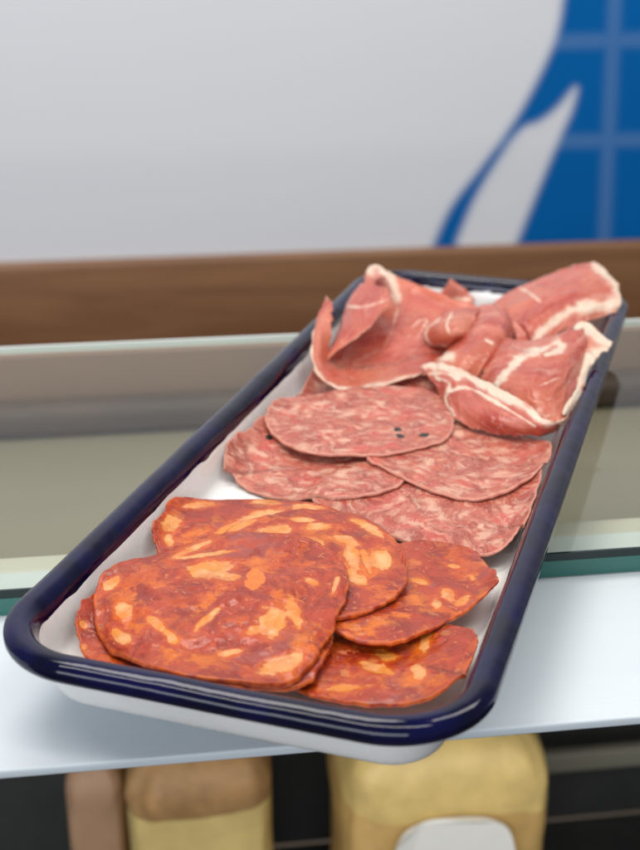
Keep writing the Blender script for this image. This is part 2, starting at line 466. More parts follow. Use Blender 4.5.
def slice_disc(name, label, cat, group, mat, outline, thick, seed, extra=(), fat=(), org=(), pep=(), plain=0.0,
               drape=6, wav=.0007, rot=0.0, nr=84, nt=300, ang_off=0):
    """one cut slice: outline in the photograph's pixels with heights (mm), laid over whatever is below"""
    global H
    oc = catmull(outline, nt, True)
    HS = blur(H, 3)
    ctrl = [un(a, b, c * MM) for a, b, c in list(outline) + list(extra)]
    cx, cy = zip(*[(float(a), float(b)) for a, b in [loc2(p) for p in ctrl]])
    cz = np.array([p[2] for p in ctrl]); cx = np.array(cx); cy = np.array(cy)
    # thin-plate fit
    def K(r2): return r2 * np.log(r2 + 1e-12)
    n = len(cx); A = K((cx[:, None] - cx) ** 2 + (cy[:, None] - cy) ** 2) + np.eye(n) * 1e-6
    Pm = np.stack([np.ones(n), cx, cy], 1)
    W = np.linalg.solve(np.block([[A, Pm], [Pm.T, np.zeros((3, 3))]]), np.concatenate([cz, [0, 0, 0]]))
    def f(x, y):
        s = W[n] + W[n + 1] * x + W[n + 2] * y
        for i in range(n): s = s + W[i] * K((x - cx[i]) ** 2 + (y - cy[i]) ** 2)
        return s
    B = []
    for a, b, c in oc:
        z = c * MM
        for _ in range(14):
            P = un(a, b, z); lx_, ly_ = loc2(P)
            z = z + .6 * (max(z, float(sample(HS, np.array([lx_]), np.array([ly_]))[0]) + .0003) - z)
        B.append(P)
    B = np.array(B)
    bx, by = loc2(B)
    # ragged rind
    t = np.linspace(0, 2 * math.pi, nt, endpoint=False)
    mx, my = bx.mean(), by.mean()
    j = 1 + .010 * fbm(3 + 3 * np.cos(t) + seed, 3 + 3 * np.sin(t), 3) * 2
    bx = mx + (bx - mx) * j; by = my + (by - my) * j
    # keep inside the lip
    for _ in range(3):
        ins = inset_of(bx, by); e_ = 1e-4
        ix = (inset_of(bx + e_, by) - ins) / e_; iy = (inset_of(bx, by + e_) - ins) / e_
        p_ = np.maximum(.0106 - ins, 0); bx = bx + ix * p_; by = by + iy * p_
    def sm(q, k=4):
        for _ in range(k): q = .25 * np.roll(q, 1) + .5 * q + .25 * np.roll(q, -1)
        return q
    bx = sm(bx, 36); by = sm(by, 36)
    bx = bx + .00035 * fbm(t * 9 + seed, t * 0 + seed, 3) * 2; by = by + .00035 * fbm(t * 9 + seed, t * 0 + 50 + seed, 3) * 2
    # footprint mask through the polar test
    th = np.unwrap(np.arctan2(by - my, bx - mx)); rr = np.hypot(bx - mx, by - my)
    o = np.argsort(np.mod(th, 2 * math.pi)); tha = np.mod(th, 2 * math.pi)[o]; rra = rr[o]
    gt = np.mod(np.arctan2(GY - my, GX - mx), 2 * math.pi); gr = np.hypot(GX - mx, GY - my)
    bd = np.interp(gt, tha, rra, period=2 * math.pi)
    mask = gr <= bd; near = gr <= bd + .006
    g0 = np.where(near, f(GX, GY), 0)
    g0 = np.clip(g0, -.0002, .030) + fbm(GX * 40 + seed, GY * 40, 2) * wav * 2
    gap = H + .0003
    g = np.where(near, np.maximum(g0, gap), gap)
    for _ in range(5):
        g = np.maximum(blur(g, drape), np.where(mask, gap, 0))
    g = np.where(near, g, gap)
    rho = np.linspace(0, 1, nr) ** .85
    X = mx + rho[:, None] * (bx - mx); Y = my + rho[:, None] * (by - my)
    Z = sample(g, X, Y)
    # height field update
    H = np.where(mask, np.maximum(H, g + thick), H)
    Ed = np.repeat(rho[:, None], nt, 1)
    prof = [(1.0, 1.0)]
    def world(x, y, z): return cen[None, None, :] * np.array([1, 1, 0]) + x[..., None] * TX + y[..., None] * TY + z[..., None] * np.array([0, 0, 1.])
    layers = []; eds = []
    tv = thick * (1 + .25 * fbm(X * 90 + 7 * seed, Y * 90, 2))
    rd = np.clip((rho - .985) / .015, 0, 1)[:, None]
    top = Z + tv * (1 - .15 * rd ** 2) + wav * .8 * fbm(X * 130 + seed, Y * 130, 3)
    layers.append(world(X, Y, top)); eds.append(Ed)
    n1 = np.hypot(bx - mx, by - my)
    for k, (h_, o_) in enumerate(((.5, .00015), (.2, .0001), (.0, -.0003))):
        s = 1 + o_ / n1
        xx = (mx + (bx - mx) * s)[None]; yy = (my + (by - my) * s)[None]
        layers.append(world(xx, yy, Z[-1:] + tv[-1:] * h_ )); eds.append(np.ones((1, nt)))
    rb = np.linspace(.97, 0, 12)
    Xb = mx + rb[:, None] * (bx - mx); Yb = my + rb[:, None] * (by - my)
    layers.append(world(Xb, Yb, sample(g, Xb, Yb))); eds.append(np.repeat(rb[:, None], nt, 1))
    Vt = np.concatenate([l.reshape(-1, 3) for l in layers]); ed = np.concatenate([e.ravel() for e in eds])
    lx, ly = loc2(Vt)
    ca, sa = math.cos(rot), math.sin(rot)
    dx, dy = lx - mx, ly - my
    sc3 = np.stack([dx * ca - dy * sa + seed * .31, dx * sa + dy * ca + seed * .17, np.full_like(dx, seed * .0713)], 1)
    u, v = proj(Vt)
    fs = grid_faces(nr + 3 + 12, nt, closed=True)
    at = dict(sc=sc3, edge=ed, fat=ell_field(u, v, fat), org=ell_field(u, v, org), pep=ell_field(u, v, pep), plain=np.full_like(ed, plain))
    base = world(np.array([mx]), np.array([my]), np.array([float(Z[0].min())]))[0] if False else np.array([*(cen[:2] + mx * TX[:2] + my * TY[:2]), float(Z.min())])
    ob = mesh(name, Vt, fs, mat, None, True, at, loc=base)
    tag(ob, label, cat, group)
    return ob

GC, GSL = 'chorizo slices at the near end of the tray', 'salami slices in the middle of the tray'
def cho(label, outline, seed, **k): return slice_disc('chorizo_slice', label, 'chorizo slice', GC, CHO, outline, k.pop('thick', .0014), seed, **k)
def sal(label, outline, seed, **k): return slice_disc('salami_slice', label, 'salami slice', GSL, SAL, outline, k.pop('thick', .0012), seed, **k)

# ---- salami
sal('salami slice mostly hidden, behind the topmost one and under the cup-shaped ham',
    [(297, 404, 0), (306, 380, 2), (335, 364, 5), (380, 356, 8), (430, 362, 8), (455, 385, 7), (450, 410, 6), (400, 425, 5), (330, 424, 4)], 11, rot=.3)
sal('salami slice against the right rim, nearest the chorizo',
    [(312, 494, 6), (335, 512, 6), (380, 533, 5), (420, 547, 5), (470, 555, 5), (503, 556, 5), (522, 535, 7), (538, 500, 9), (545, 474, 8), (500, 450, 5), (420, 450, 5), (350, 468, 5)], 12,
    rot=1.2, fat=[(402, 499, 8, 5, 10), (430, 508, 14, 6, 12), (440, 516, 11, 5, 20), (467, 513, 12, 5, -20), (500, 540, 7, 4, -20), (480, 526, 9, 3, -30), (420, 525, 14, 3, 15)])
sal('marbled pink salami slice at the left with one dark peppercorn in its upper edge',
    [(223, 462, 4), (227, 440, 6), (240, 425, 7), (258, 427, 6), (300, 418, 4), (350, 420, 5), (400, 440, 6), (407, 478, 6), (387, 493, 5.5), (340, 500, 4), (290, 502, 1), (250, 493, 0), (231, 480, 0)], 13,
    rot=.2, fat=[(250, 445, 12, 7, 40), (240, 452, 8, 5, 70), (262, 455, 8, 4, 30), (235, 437, 6, 4, 10), (275, 470, 12, 4, 10), (345, 472, 16, 4, -12), (300, 490, 18, 3, 5)], pep=[(269, 437.5, 4, 3.4, 0)])
sal('pink salami slice with curved edge between the three-peppercorn slice and the right rim',
    [(367, 460, 8.5), (385, 470, 8), (420, 489, 7.5), (460, 501, 7), (490, 500, 7), (520, 488, 8), (548, 468, 10), (553, 452, 10), (530, 437, 8), (500, 427, 7.5), (460, 420, 8), (420, 425, 8), (380, 440, 9)], 14,
    rot=.5, fat=[(455, 433, 16, 4, 15), (440, 445, 12, 4, 20), (480, 450, 14, 3, -8), (430, 462, 9, 3.5, 30), (420, 472, 9, 3, 30), (445, 490, 16, 3, 12)])
sal('topmost salami slice, with three dark peppercorn rings near its right edge',
    [(267, 430, 8), (269, 414, 9), (285, 401, 9), (320, 393, 9.5), (360, 388, 9.5), (400, 387, 9.5), (440, 394, 10), (452, 413, 11), (450, 437, 10.5), (425, 448, 10), (378, 458, 9), (330, 457, 8), (290, 448, 8)], 15,
    rot=0.1, fat=[(292, 410, 12, 4, -25), (320, 404, 12, 3.5, -10), (350, 414, 12, 3.5, -10), (378, 403, 10, 4, 20), (300, 428, 12, 4, 0), (330, 432, 14, 3.5, 10), (395, 412, 9, 3, 10), (345, 395, 11, 3, -15), (345, 440, 18, 2.5, 0)],
    pep=[(397.5, 429.5, 4.2, 2.2, 0), (400, 436, 4.6, 2.5, 10), (424, 435, 5.8, 2.3, -5)])

# ---- chorizo
cho('deep red chorizo slice peeping out at the left below the biggest slice', [(79, 642, 5), (77, 628, 6), (86, 609, 8), (120, 590, 8), (200, 585, 8), (240, 620, 8), (230, 675, 7), (150, 682, 6), (90, 664, 4)], 21,
    fat=[(83, 625, 5, 4, 40)])
cho('folded orange chorizo slice in the near right corner of the tray', [(285, 680, 5), (296, 650, 5), (340, 632, 5), (400, 626, 5), (440, 623, 8), (460, 625, 11), (473, 637, 12), (477, 655, 12), (474, 672, 11), (440, 700, 9), (380, 705, 8), (320, 698, 6)], 22,
    rot=.8, extra=[(420, 660, 9.5), (438, 655, 8), (400, 670, 6), (455, 650, 12)],
    fat=[(425, 640, 5, 14, 10), (418, 672, 6, 9, -20), (385, 655, 12, 5, 10), (375, 668, 18, 5, 15), (345, 688, 20, 3.5, -5)], org=[(420, 655, 12, 30, 15), (350, 685, 50, 9, 0), (395, 680, 40, 8, -8), (440, 670, 8, 18, 0)], plain=.6)
cho('thick chorizo slice under the edge of the biggest slice at the front', [(150, 600, 7), (250, 590, 8), (320, 606, 8), (332, 640, 8.5), (322, 664, 9), (300, 686, 9), (220, 692, 9), (150, 680, 8)], 23)
cho('chorizo slice beside the right rim with a bright orange front edge', [(330, 628, 8.5), (345, 641, 8.5), (380, 647, 9), (415, 640, 9.5), (450, 622, 9), (482, 604, 8), (498, 590, 8), (485, 568, 6), (470, 552, 5), (430, 545, 5), (380, 548, 6), (340, 570, 7), (325, 600, 8)], 24,
    rot=.6, fat=[(418, 581, 11, 2.5, 12), (448, 594, 9, 6, 40), (462, 601, 9, 3.5, -30), (437, 604, 6, 5, 60), (454, 566, 7, 2, 10), (472, 577, 4, 3, 40)], org=[(420, 600, 22, 12, 60), (390, 622, 25, 5, -10), (478, 583, 5, 14, -25), (360, 634, 22, 6, 5), (430, 628, 30, 5, -25)], plain=.7)
cho('chorizo slice at the back left with broad cream fat pieces, beside the white tray wall', [(154, 545, 6), (155, 530, 7), (160, 516, 8), (176, 507, 9), (210, 500, 8), (260, 498, 9.5), (310, 502, 10), (345, 515, 10), (360, 540, 10), (300, 580, 9), (200, 575, 6), (162, 560, 6)], 25,
    fat=[(171, 523, 9, 9, 60), (169, 540, 5, 7, 0), (198, 505, 16, 3.5, -3), (258, 516, 22, 5, -14), (235, 526, 22, 4, -20), (307, 508, 16, 4, 3), (265, 502, 16, 3, 3), (278, 516, 7, 2.2, -5)], org=[(200, 535, 28, 8, -15), (215, 518, 14, 7, 0)], plain=.8)
cho('chorizo slice with clustered yellow fat pieces, behind and right of the biggest slice', [(222, 537, 11.5), (250, 521, 12), (290, 513.5, 12), (330, 510, 12), (365, 518, 12), (392, 537, 11.5), (406, 566, 11), (403, 592, 10.5), (380, 609, 10.5), (340, 621, 10), (280, 620, 9), (230, 580, 10)], 26,
    fat=[(240, 526, 18, 3, -20), (275, 530, 20, 5, -3), (318, 527, 16, 4, 3), (314, 543, 12, 6, 5), (348, 541, 16, 4.5, 20), (368, 527, 18, 4.5, 28), (352, 556, 8, 14, -25), (366, 560, 4, 14, -20), (380, 560, 10, 12, -30), (358, 580, 13, 6, 20), (350, 572, 8, 4, 0), (302, 520, 12, 2.5, 3)],
    org=[(350, 560, 40, 26, 15), (330, 540, 60, 10, 15)], plain=.85)
cho('biggest chorizo slice, on top at the front left, with cream fat pieces', [(96, 622, 8), (98, 592, 10), (122, 568, 12), (162, 550, 13.5), (210, 538, 14.5), (260, 534, 15), (302, 539, 15), (332, 552, 14.5), (348, 573, 14), (346, 597, 13.5), (336, 625, 12.5), (320, 650, 12.5), (304, 668, 12), (285, 683, 11), (240, 690, 10.5), (180, 684, 10), (130, 664, 8.5), (104, 645, 7.5)], 27,
    thick=.0015, rot=.4, wav=.0013, extra=[(150, 610, 12.4), (215, 620, 12), (260, 590, 14), (128, 620, 12.2)],
    fat=[(210, 570, 24, 10, -6), (195, 548, 24, 3, -22), (233, 577, 7, 4, 0), (273, 621, 17, 13, -45), (293, 612, 7, 15, -20), (253, 631, 10, 5, -20), (282, 664, 26, 8, -22), (124, 610, 9, 8, 50), (160, 627, 20, 5, 40), (173, 640, 7, 5, 20), (112, 583, 9, 5, -40), (206, 620, 15, 3.5, -42), (120, 636, 12, 6, 30), (205, 555, 30, 2, -8), (312, 582, 7, 3, 20), (228, 653, 14, 3, -12), (335, 586, 2.5, 9, 20)],
    pep=[(257, 578, 9, 10, -30), (251, 584, 6, 6, 0)], org=[(258, 575, 13, 12, -35), (250, 562, 16, 5, 5), (290, 600, 12, 12, 0), (185, 655, 50, 10, 12), (150, 640, 25, 9, 35), (125, 605, 16, 16, 0), (165, 585, 22, 4, 5), (232, 667, 40, 7, -5), (300, 645, 20, 16, -30), (200, 610, 24, 5, -40)], plain=.9)

# ------------------------------------------------------------------ ham
def bicubic(net, nu, nv):
    net = np.array([[un(a, b, c * MM) for a, b, c in row] for row in net])
    cols = np.array([catmull(net[i], nv, False) for i in range(net.shape[0])])
    return np.array([catmull(cols[:, j], nu, False) for j in range(nv)]).transpose(1, 0, 2)

def ham(label, nets, lines, seed, name='ham_slice', thick=.0006, wr=.0006, ells=()):
    VV, FF, SC, ED, FT = [], [], [], [], []
    off = 0
    for q, net in enumerate(nets):
        nu, nv = 90, 120
        P = bicubic(net, nu, nv)
        du = np.gradient(P, axis=0); dv = np.gradient(P, axis=1)
        nn = np.cross(du, dv); nn /= np.linalg.norm(nn, axis=2, keepdims=True) + 1e-12
        # turn the normals towards the viewer side
        tocam = np.array([0, 0, CAMZ]) - P
        if ((nn * tocam).sum(2) > 0).mean() < .5: nn = -nn
        Lu = np.cumsum(np.linalg.norm(du, axis=2).mean(1)); Lv = np.cumsum(np.linalg.norm(dv, axis=2).mean(0))
        a, b = np.meshgrid(Lu, Lv, indexing='ij')
        s = seed + 3.7 * q
        d = wr * (1.7 * fbm(a * 60 + s, b * 34, 3) + .9 * fbm(a * 240 + s + 8 * fbm(a * 40, b * 40, 2), b * 60 + s, 3))
        rg = 1 - np.abs(2 * fbm(a * 42 + 2 * s, b * 13 + s, 2)); rg2 = 1 - np.abs(2 * fbm(a * 20 + s + 40, b * 60 + s, 2))
        d = d + wr * (1.5 * rg ** 4 + .9 * rg2 ** 5)
        # ruffled free edges
        iu = np.linspace(0, 1, nu)[:, None]; iv = np.linspace(0, 1, nv)[None]
        e = np.maximum(np.abs(iu * 2 - 1), np.abs(iv * 2 - 1))
        er = np.clip((e - .8) / .2, 0, 1)
        d = d + er * wr * 1.6 * fbm(a * 150 + 2 * s, b * 150, 2)
        P = P + nn * d[..., None]
        # ragged outline
        sh = (.0017 * fbm(a * 220 + s, b * 220 + 4, 3))[..., None] * er[..., None]
        P = P + sh * (du / (np.linalg.norm(du, axis=2, keepdims=True) + 1e-9) + dv / (np.linalg.norm(dv, axis=2, keepdims=True) + 1e-9))
        rim_t = np.sqrt(np.clip(1 - np.clip((e - .975) / .025, 0, 1) ** 2, 0.03, 1))[..., None]
        top = P + nn * thick * .5 * rim_t; bot = P - nn * thick * .5 * rim_t
        n = nu * nv
        VV += [top.reshape(-1, 3), bot.reshape(-1, 3)]
        FF += grid_faces(nu, nv, off) + [t[::-1] for t in grid_faces(nu, nv, off + n)]
        bd = [i * nv for i in range(nu)] + [(nu - 1) * nv + j for j in range(1, nv)] + [i * nv + nv - 1 for i in range(nu - 2, -1, -1)] + [j for j in range(nv - 2, 0, -1)]
        for i in range(len(bd)):
            p, r_ = bd[i], bd[(i + 1) % len(bd)]
            FF.append((off + p, off + r_, off + n + r_, off + n + p))
        ex = (a.ravel(), b.ravel())
        scv = np.stack([ex[0] + s * .31, ex[1] + s * .17, np.full(n, s * .07)], 1)
        u, v = proj(P.reshape(-1, 3))
        ft = np.maximum(line_field(u, v, lines.get(q, [])), ell_field(u, v, ells) if ells else 0)
        for _ in range(2):
            SC.append(scv); ED.append(e.ravel()); FT.append(ft)
        off += 2 * n
    Vt = np.concatenate(VV)
    c = Vt.mean(0); c[2] = Vt[:, 2].min()
    ob = mesh(name, Vt, FF, HAM, None, True, dict(sc=np.concatenate(SC), edge=np.concatenate(ED), fat=np.concatenate(FT)), loc=c)
    tag(ob, label, 'ham slice', 'cured ham slices at the far end of the tray')
    return ob

# small scrap at the back
ham('small scrap of ham lying on the white tray floor at the far end',
    [[[(436, 300, 8), (443, 289, 13), (451, 281, 17), (460, 286, 13)],
      [(448, 304, 5), (458, 296, 10), (466, 292, 12), (474, 296, 9)],
      [(460, 310, 5), (468, 306, 7), (474, 302, 8), (482, 300, 6)]]],
    {0: [([(450, 300), (470, 300)], 2)]}, 41)
# far right piece
ham('ham slice with thick white fat border at far right corner',
    [[[(478, 312, 14), (512, 290, 20), (555, 272, 25), (585, 264, 28), (598, 263, 29)],
      [(490, 320, 15), (520, 303, 22), (560, 288, 26), (592, 278, 28), (614, 280, 27)],
      [(505, 330, 14), (528, 325, 20), (560, 308, 23.5), (595, 300, 25), (622, 298, 24)],
      [(520, 345, 10), (538, 342, 15), (566, 330, 17), (595, 318, 19), (616, 312, 20)]],
     [[(480, 312, 19), (494, 306, 24), (505, 310, 25), (512, 322, 23), (520, 343, 17)],
      [(488, 316, 19), (499, 311, 23), (510, 315, 24), (520, 326, 22), (530, 342, 17)]]],
    {0: [([(596, 264), (608, 274), (619, 292), (616, 302), (600, 306), (580, 309), (562, 316), (546, 328), (534, 342)], 5.5), ([(519, 288), (530, 294), (540, 302)], 1.1)],
     1: [([(482, 311), (500, 307), (512, 318)], .9)]}, 42)
# left cup
ham('big cup-shaped ham slice at the left with a tall thin curl',
    [[[(327, 297, 33), (316, 322, 28), (311, 350, 20), (318, 376, 13), (345, 391, 10), (385, 385, 10), (425, 373, 11), (455, 360, 12)],
      [(329, 299, 33), (321, 324, 28), (319, 350, 20), (328, 370, 12), (350, 380, 9), (388, 374, 9), (428, 362, 10), (462, 346, 12)],
      [(333, 303, 32.5), (331, 326, 27), (329, 350, 18), (336, 362, 11.5), (356, 368, 8), (392, 362, 9), (432, 350, 11), (468, 336, 13)]],
     [[(325, 368, 12), (350, 374, 8), (390, 368, 8.5), (430, 358, 10), (470, 348, 12)],
      [(332, 350, 15), (360, 345, 12), (395, 335, 14), (438, 332, 15), (480, 338, 15)],
      [(346, 325, 20), (372, 312, 19), (402, 302, 20), (445, 310, 19), (488, 326, 17)],
      [(364, 282, 28), (384, 272, 28), (405, 280, 26), (450, 298, 23), (500, 315, 18)]],
     [[(327, 361, 15), (348, 345, 20.5), (370, 328, 25), (391, 303, 29)],
      [(328, 354, 16), (343, 332, 23), (362, 306, 28), (385, 290, 31)],
      [(334, 346, 15.5), (343, 320, 21.5), (350, 300, 26), (362, 283, 30)],
      [(338, 342, 14), (345, 318, 19), (354, 296, 24), (363, 288, 26)]],
     [[(364, 284, 27), (367, 270, 30), (378, 266, 31.5), (390, 278, 30), (399, 305, 25)],
      [(372, 292, 27), (376, 280, 30), (384, 277, 31), (392, 290, 29), (402, 312, 24)]]],
    {0: [([(314, 322), (311, 350), (318, 377), (345, 392), (385, 385), (415, 378), (430, 372)], 2.6)],
     1: [([(412, 328), (420, 321), (428, 319)], .5), ([(428, 320), (420, 334), (416, 340)], .6), ([(400, 300), (392, 330), (382, 352)], .35), ([(382, 270), (392, 280), (398, 302)], 5)],
     2: [([(329, 361), (350, 344), (372, 327), (391, 304)], 1.0), ([(346, 307), (366, 307), (388, 300)], .6)],
     3: [([(367, 270), (378, 266), (390, 278), (397, 300)], 5)]}, 43, wr=.0004)
# centre roll
ham('rolled ham slice curled between the cup-shaped slice and the two-lobed slice',
    [[[(468, 318, 18), (478, 307, 23), (494, 305, 25), (507, 313, 24), (512, 330, 19)],
      [(463, 334, 18), (475, 324, 25), (492, 320, 27), (506, 328, 25), (508, 345, 18)],
      [(448, 350, 16), (464, 342, 23), (482, 342, 25), (496, 350, 22), (497, 365, 15)],
      [(432, 366, 13), (446, 358, 19), (465, 360, 21.5), (480, 368, 18), (486, 381, 12)],
      [(424, 378, 11), (438, 374, 14), (455, 377, 15), (468, 384, 13), (476, 390, 10)]],
     [[(441, 318, 19), (450, 311, 23), (464, 307, 25), (482, 309, 25)],
      [(426, 330, 17), (440, 324, 24), (458, 319, 27), (474, 320, 26)],
      [(427, 341, 15), (442, 338, 21), (458, 334, 24), (470, 334, 23)],
      [(438, 347, 12), (450, 348, 14), (462, 343, 16), (470, 340, 17)]]],
    {0: [([(440, 357), (452, 358)], 3.6), ([(485, 340), (492, 344)], 1.2)], 1: [([(441, 318), (427, 330), (430, 343), (446, 345)], 1.2), ([(452, 313), (447, 325), (450, 334)], .9)]}, 44)
# lobed slice front right
ham('ham slice folded in two lobes with white fat veins, beside the right rim',
    [[[(492, 352, 17), (505, 340, 22), (530, 343, 25), (556, 336, 27), (578, 326, 28.5), (590, 326, 28)],
      [(484, 372, 17), (500, 358, 24), (528, 360, 27.5), (555, 356, 28), (578, 345, 27), (594, 338, 25)],
      [(482, 388, 14), (498, 382, 21), (525, 386, 25), (550, 388, 25), (570, 376, 24), (584, 362, 22)],
      [(490, 402, 11), (505, 405, 15), (530, 417, 17), (552, 426, 16), (568, 418, 17), (578, 394, 19)]],
     [[(572, 330, 28), (580, 324, 29.5), (590, 326, 29), (602, 336, 27), (613, 346, 25)],
      [(580, 342, 26), (585, 338, 27), (592, 340, 27), (598, 346, 25.5), (606, 352, 24)],
      [(582, 356, 23), (585, 354, 24), (588, 356, 24), (590, 360, 23), (592, 364, 22)],
      [(574, 384, 20), (577, 384, 21), (579, 386, 21), (580, 389, 20), (581, 392, 19)],
      [(560, 412, 18), (562, 413, 19), (564, 415, 19), (566, 417, 18), (566, 420, 17)]],
     [[(421, 366, 13), (436, 364, 15.5), (462, 371, 18), (492, 386, 20.5), (522, 402, 21), (546, 420, 19.5), (566, 418, 18)],
      [(424, 371, 12.5), (440, 374, 15.5), (462, 382, 18.5), (490, 397, 20), (518, 411, 20), (542, 425, 18), (562, 422, 16.5)],
      [(434, 384, 12), (448, 396, 14), (466, 406, 16), (490, 417, 17), (515, 425, 16.5), (538, 430, 15), (556, 427, 14)],
      [(441, 397, 10), (452, 417, 10.5), (472, 428, 11), (495, 433, 11.5), (518, 435, 12), (538, 433, 12), (550, 430, 12)]]],
    {0: [([(494, 388), (508, 372), (522, 358), (542, 350), (558, 343), (560, 350), (546, 355)], 3.2), ([(540, 386), (560, 378)], .6)],
     1: [([(572, 328), (584, 325), (600, 336), (612, 346)], 6), ([(606, 350), (590, 360), (582, 380), (570, 405), (562, 420)], 5)],
     2: [([(422, 366), (440, 367), (465, 374), (492, 388), (520, 404), (545, 422), (564, 421)], 4.6), ([(436, 378), (450, 384), (446, 400), (455, 416)], 1.8), ([(450, 392), (466, 388), (488, 398), (515, 414), (535, 426)], 1.7), ([(430, 374), (446, 374), (460, 380)], 2.2)]}, 45)

# ------------------------------------------------------------------ display case under the tray
cang = math.radians(7.8)
case = empty('display_case', (0, .36, 0), cang)
tag(case, 'glass topped deli display case with a white steel ledge, under the tray', 'display case')
GT = -0.0053
def case_pt(u, v, z):
    p = un(u, v, z); d = p - np.array([0, .36, 0]); return d[0] * math.cos(cang) + d[1] * math.sin(cang), -d[0] * math.sin(cang) + d[1] * math.cos(cang)
yf = case_pt(320, 568, GT)[1]; yb = case_pt(320, 334, GT)[1]; yl = case_pt(320, 747, -.0165)[1]
XR = 1.2
tg = box('glass_top', -XR, XR, yf, yb, GT - .0095, GT, GLASS, case)
# ground front and back edges of the pane
box('edge', -XR, XR, yf - .0012, yf - .0002, GT - .0095, GT - .0030, TEAL, tg)
box('edge', -XR, XR, yf - .0012, yf - .0002, GT - .0029, GT + .0001, DARKTEAL, tg)
box('edge', -XR, XR, yb + .0002, yb + .0022, GT - .0035, GT, PALEEDGE, tg)
box('ledge', -XR, XR, yl, yf + .030, -.0185, -.0153, STEEL, case, .0008)
DARK = simple('dark case interior', (0.035, 0.036, 0.034), .4, 20, .5)
LIP = simple('cream painted lip', (0.52, 0.50, 0.44), .4, 8, .08)
box('ledge_trim', -XR, XR, yf + .0302, yf + .046, -.0250, -.0165, LIP, case, .004, 6)
SHELF = simple('grey green case shelf', (0.20, 0.180, 0.128), .35, 6, .12, .1, 40)
BACK = simple('taupe case back', (0.21, 0.125, 0.072), .5, 5, .2)
sh0 = case_pt(320, 535, -.12)[1]; sh1 = case_pt(320, 408, -.12)[1]
box('inner_shelf', -XR, XR, sh0 - .06, sh1, -.128, -.120, SHELF, case, .003)
box('shelf_rail', -XR, XR, sh1 - .030, sh1 - .008, -.1199, -.100, simple('dark brown shelf rail', (0.045, 0.026, 0.016), .7, 14, .6), case, .007, 5)
box('back_panel', -XR, XR, sh1 + .001, sh1 + .012, -.125, -.073, BACK, case)
box('lower_panel', -XR, XR, sh1 + .001, sh1 + .012, -.50, -.1255, DARK, case)
box('case_floor', -XR, XR, yl - .02, sh1, -.51, -.502, DARK, case)

# ------------------------------------------------------------------ cheeses on the lower shelf
def soften(o, amt, seed):
    m = o.modifiers.new('sub', 'SUBSURF'); m.levels = m.render_levels = 2
    tx = bpy.data.textures.new('lumps', 'CLOUDS'); tx.noise_scale = .035
    d = o.modifiers.new('lumps', 'DISPLACE'); d.texture = tx; d.strength = amt * 1.6; d.texture_coords = 'GLOBAL'
RIND = simple('brown cheese rind', (0.34, 0.19, 0.075), .6, 60, .5, .4, 120, Subsurface_Weight=.1)
PASTE = simple('yellow cheese paste', (0.62, 0.46, 0.18), .5, 45, .3, .2, 90)
GOLD = simple('golden cheese', (0.64, 0.46, 0.17), .5, 45, .35, .3, 100)
GOLD2 = simple('orange golden cheese side', (0.54, 0.34, 0.12), .5, 45, .35, .3, 100)
PINKC = simple('pinkish rind', (0.42, 0.25, 0.15), .6, 30, .2, .3, 100)
PAPER = simple('white deli paper', (0.78, 0.76, 0.72), .6, 20, .1, .3, 60)
SH2 = -.502
def block(name, label, u0, u1, v0, Y, dep, mats, hsplit, rnd, tilt=6, seed=0, paper=None):
    """cut block of cheese standing on the case floor; mats = (top rind, cut paste)"""
    b0, b1 = uny(u0, v0, Y), uny(u1, v0, Y)
    h = b0[2] - SH2; w = (b1[0] - b0[0]) / 2; d = dep / 2
    t = empty(name, ((b0[0] + b1[0]) / 2, Y + d, SH2), R(tilt)); tag(t, label, 'cheese', 'cheeses in the lower display')
    m_ = 72; th_ = np.linspace(0, 2 * math.pi, m_, endpoint=False)
    zs_ = np.concatenate([np.linspace(0, h - hsplit, 14), np.linspace(h - hsplit, h - rnd, 8)[1:], h - rnd + rnd * np.sin(np.linspace(0, math.pi / 2, 12))[1:]])
    rows = []
    for z in zs_:
        q = max(0, (z - (h - rnd)) / rnd); ins_ = rnd * (1 - math.sqrt(max(0, 1 - q * q))) * .95
        ww, dd = w - ins_, d - ins_; e = 2 / 6.0
        x = ww * np.sign(np.cos(th_)) * np.abs(np.cos(th_)) ** e; y = dd * np.sign(np.sin(th_)) * np.abs(np.sin(th_)) ** e
        k = 1 + .07 * fbm(th_ * 2.2 + seed + 3, np.full(m_, z * 28), 3)
        k = (k + np.roll(k, 1) + np.roll(k, -1)) / 3
        rows.append(np.stack([x * k, y * k, np.full(m_, z) + .006 * fbm(x * 30 + seed, y * 30, 2)], 1))
    rows = np.array(rows); cut = 14
    A_ = rows[:cut]; B_ = rows[cut - 1:]
    mesh('paste', A_.reshape(-1, 3), grid_faces(len(A_), m_, closed=True) + [tuple(range(m_ - 1, -1, -1))], mats[1], t)
    mesh('rind', B_.reshape(-1, 3), grid_faces(len(B_), m_, closed=True) + [tuple(range((len(B_) - 1) * m_, len(B_) * m_))], mats[0], t)
    if paper:
        x0_, x1_, ztop = paper
        pts = catmull([(x0_, 0), (x0_, ztop * .55), (x0_ + .006, ztop * .90), (x0_ + .02, ztop), ((x0_ + x1_) / 2, ztop + .003), (x1_ - .016, ztop - .001), (x1_ - .003, ztop * .88), (x1_, ztop * .5), (x1_, 0)], 60, False)
        n_ = len(pts)
        f0 = [(p[0], -d - .006 + .002 * math.sin(p[0] * 120 + p[1] * 90), p[1]) for p in pts]; f1 = [(p[0], -d - .0035, p[1]) for p in pts]
        mesh('paper', f0 + f1, [tuple(range(n_)), tuple(range(2 * n_ - 1, n_ - 1, -1))] + [(i, i + 1, n_ + i + 1, n_ + i) for i in range(n_ - 1)], PAPER, t, False)
    return t
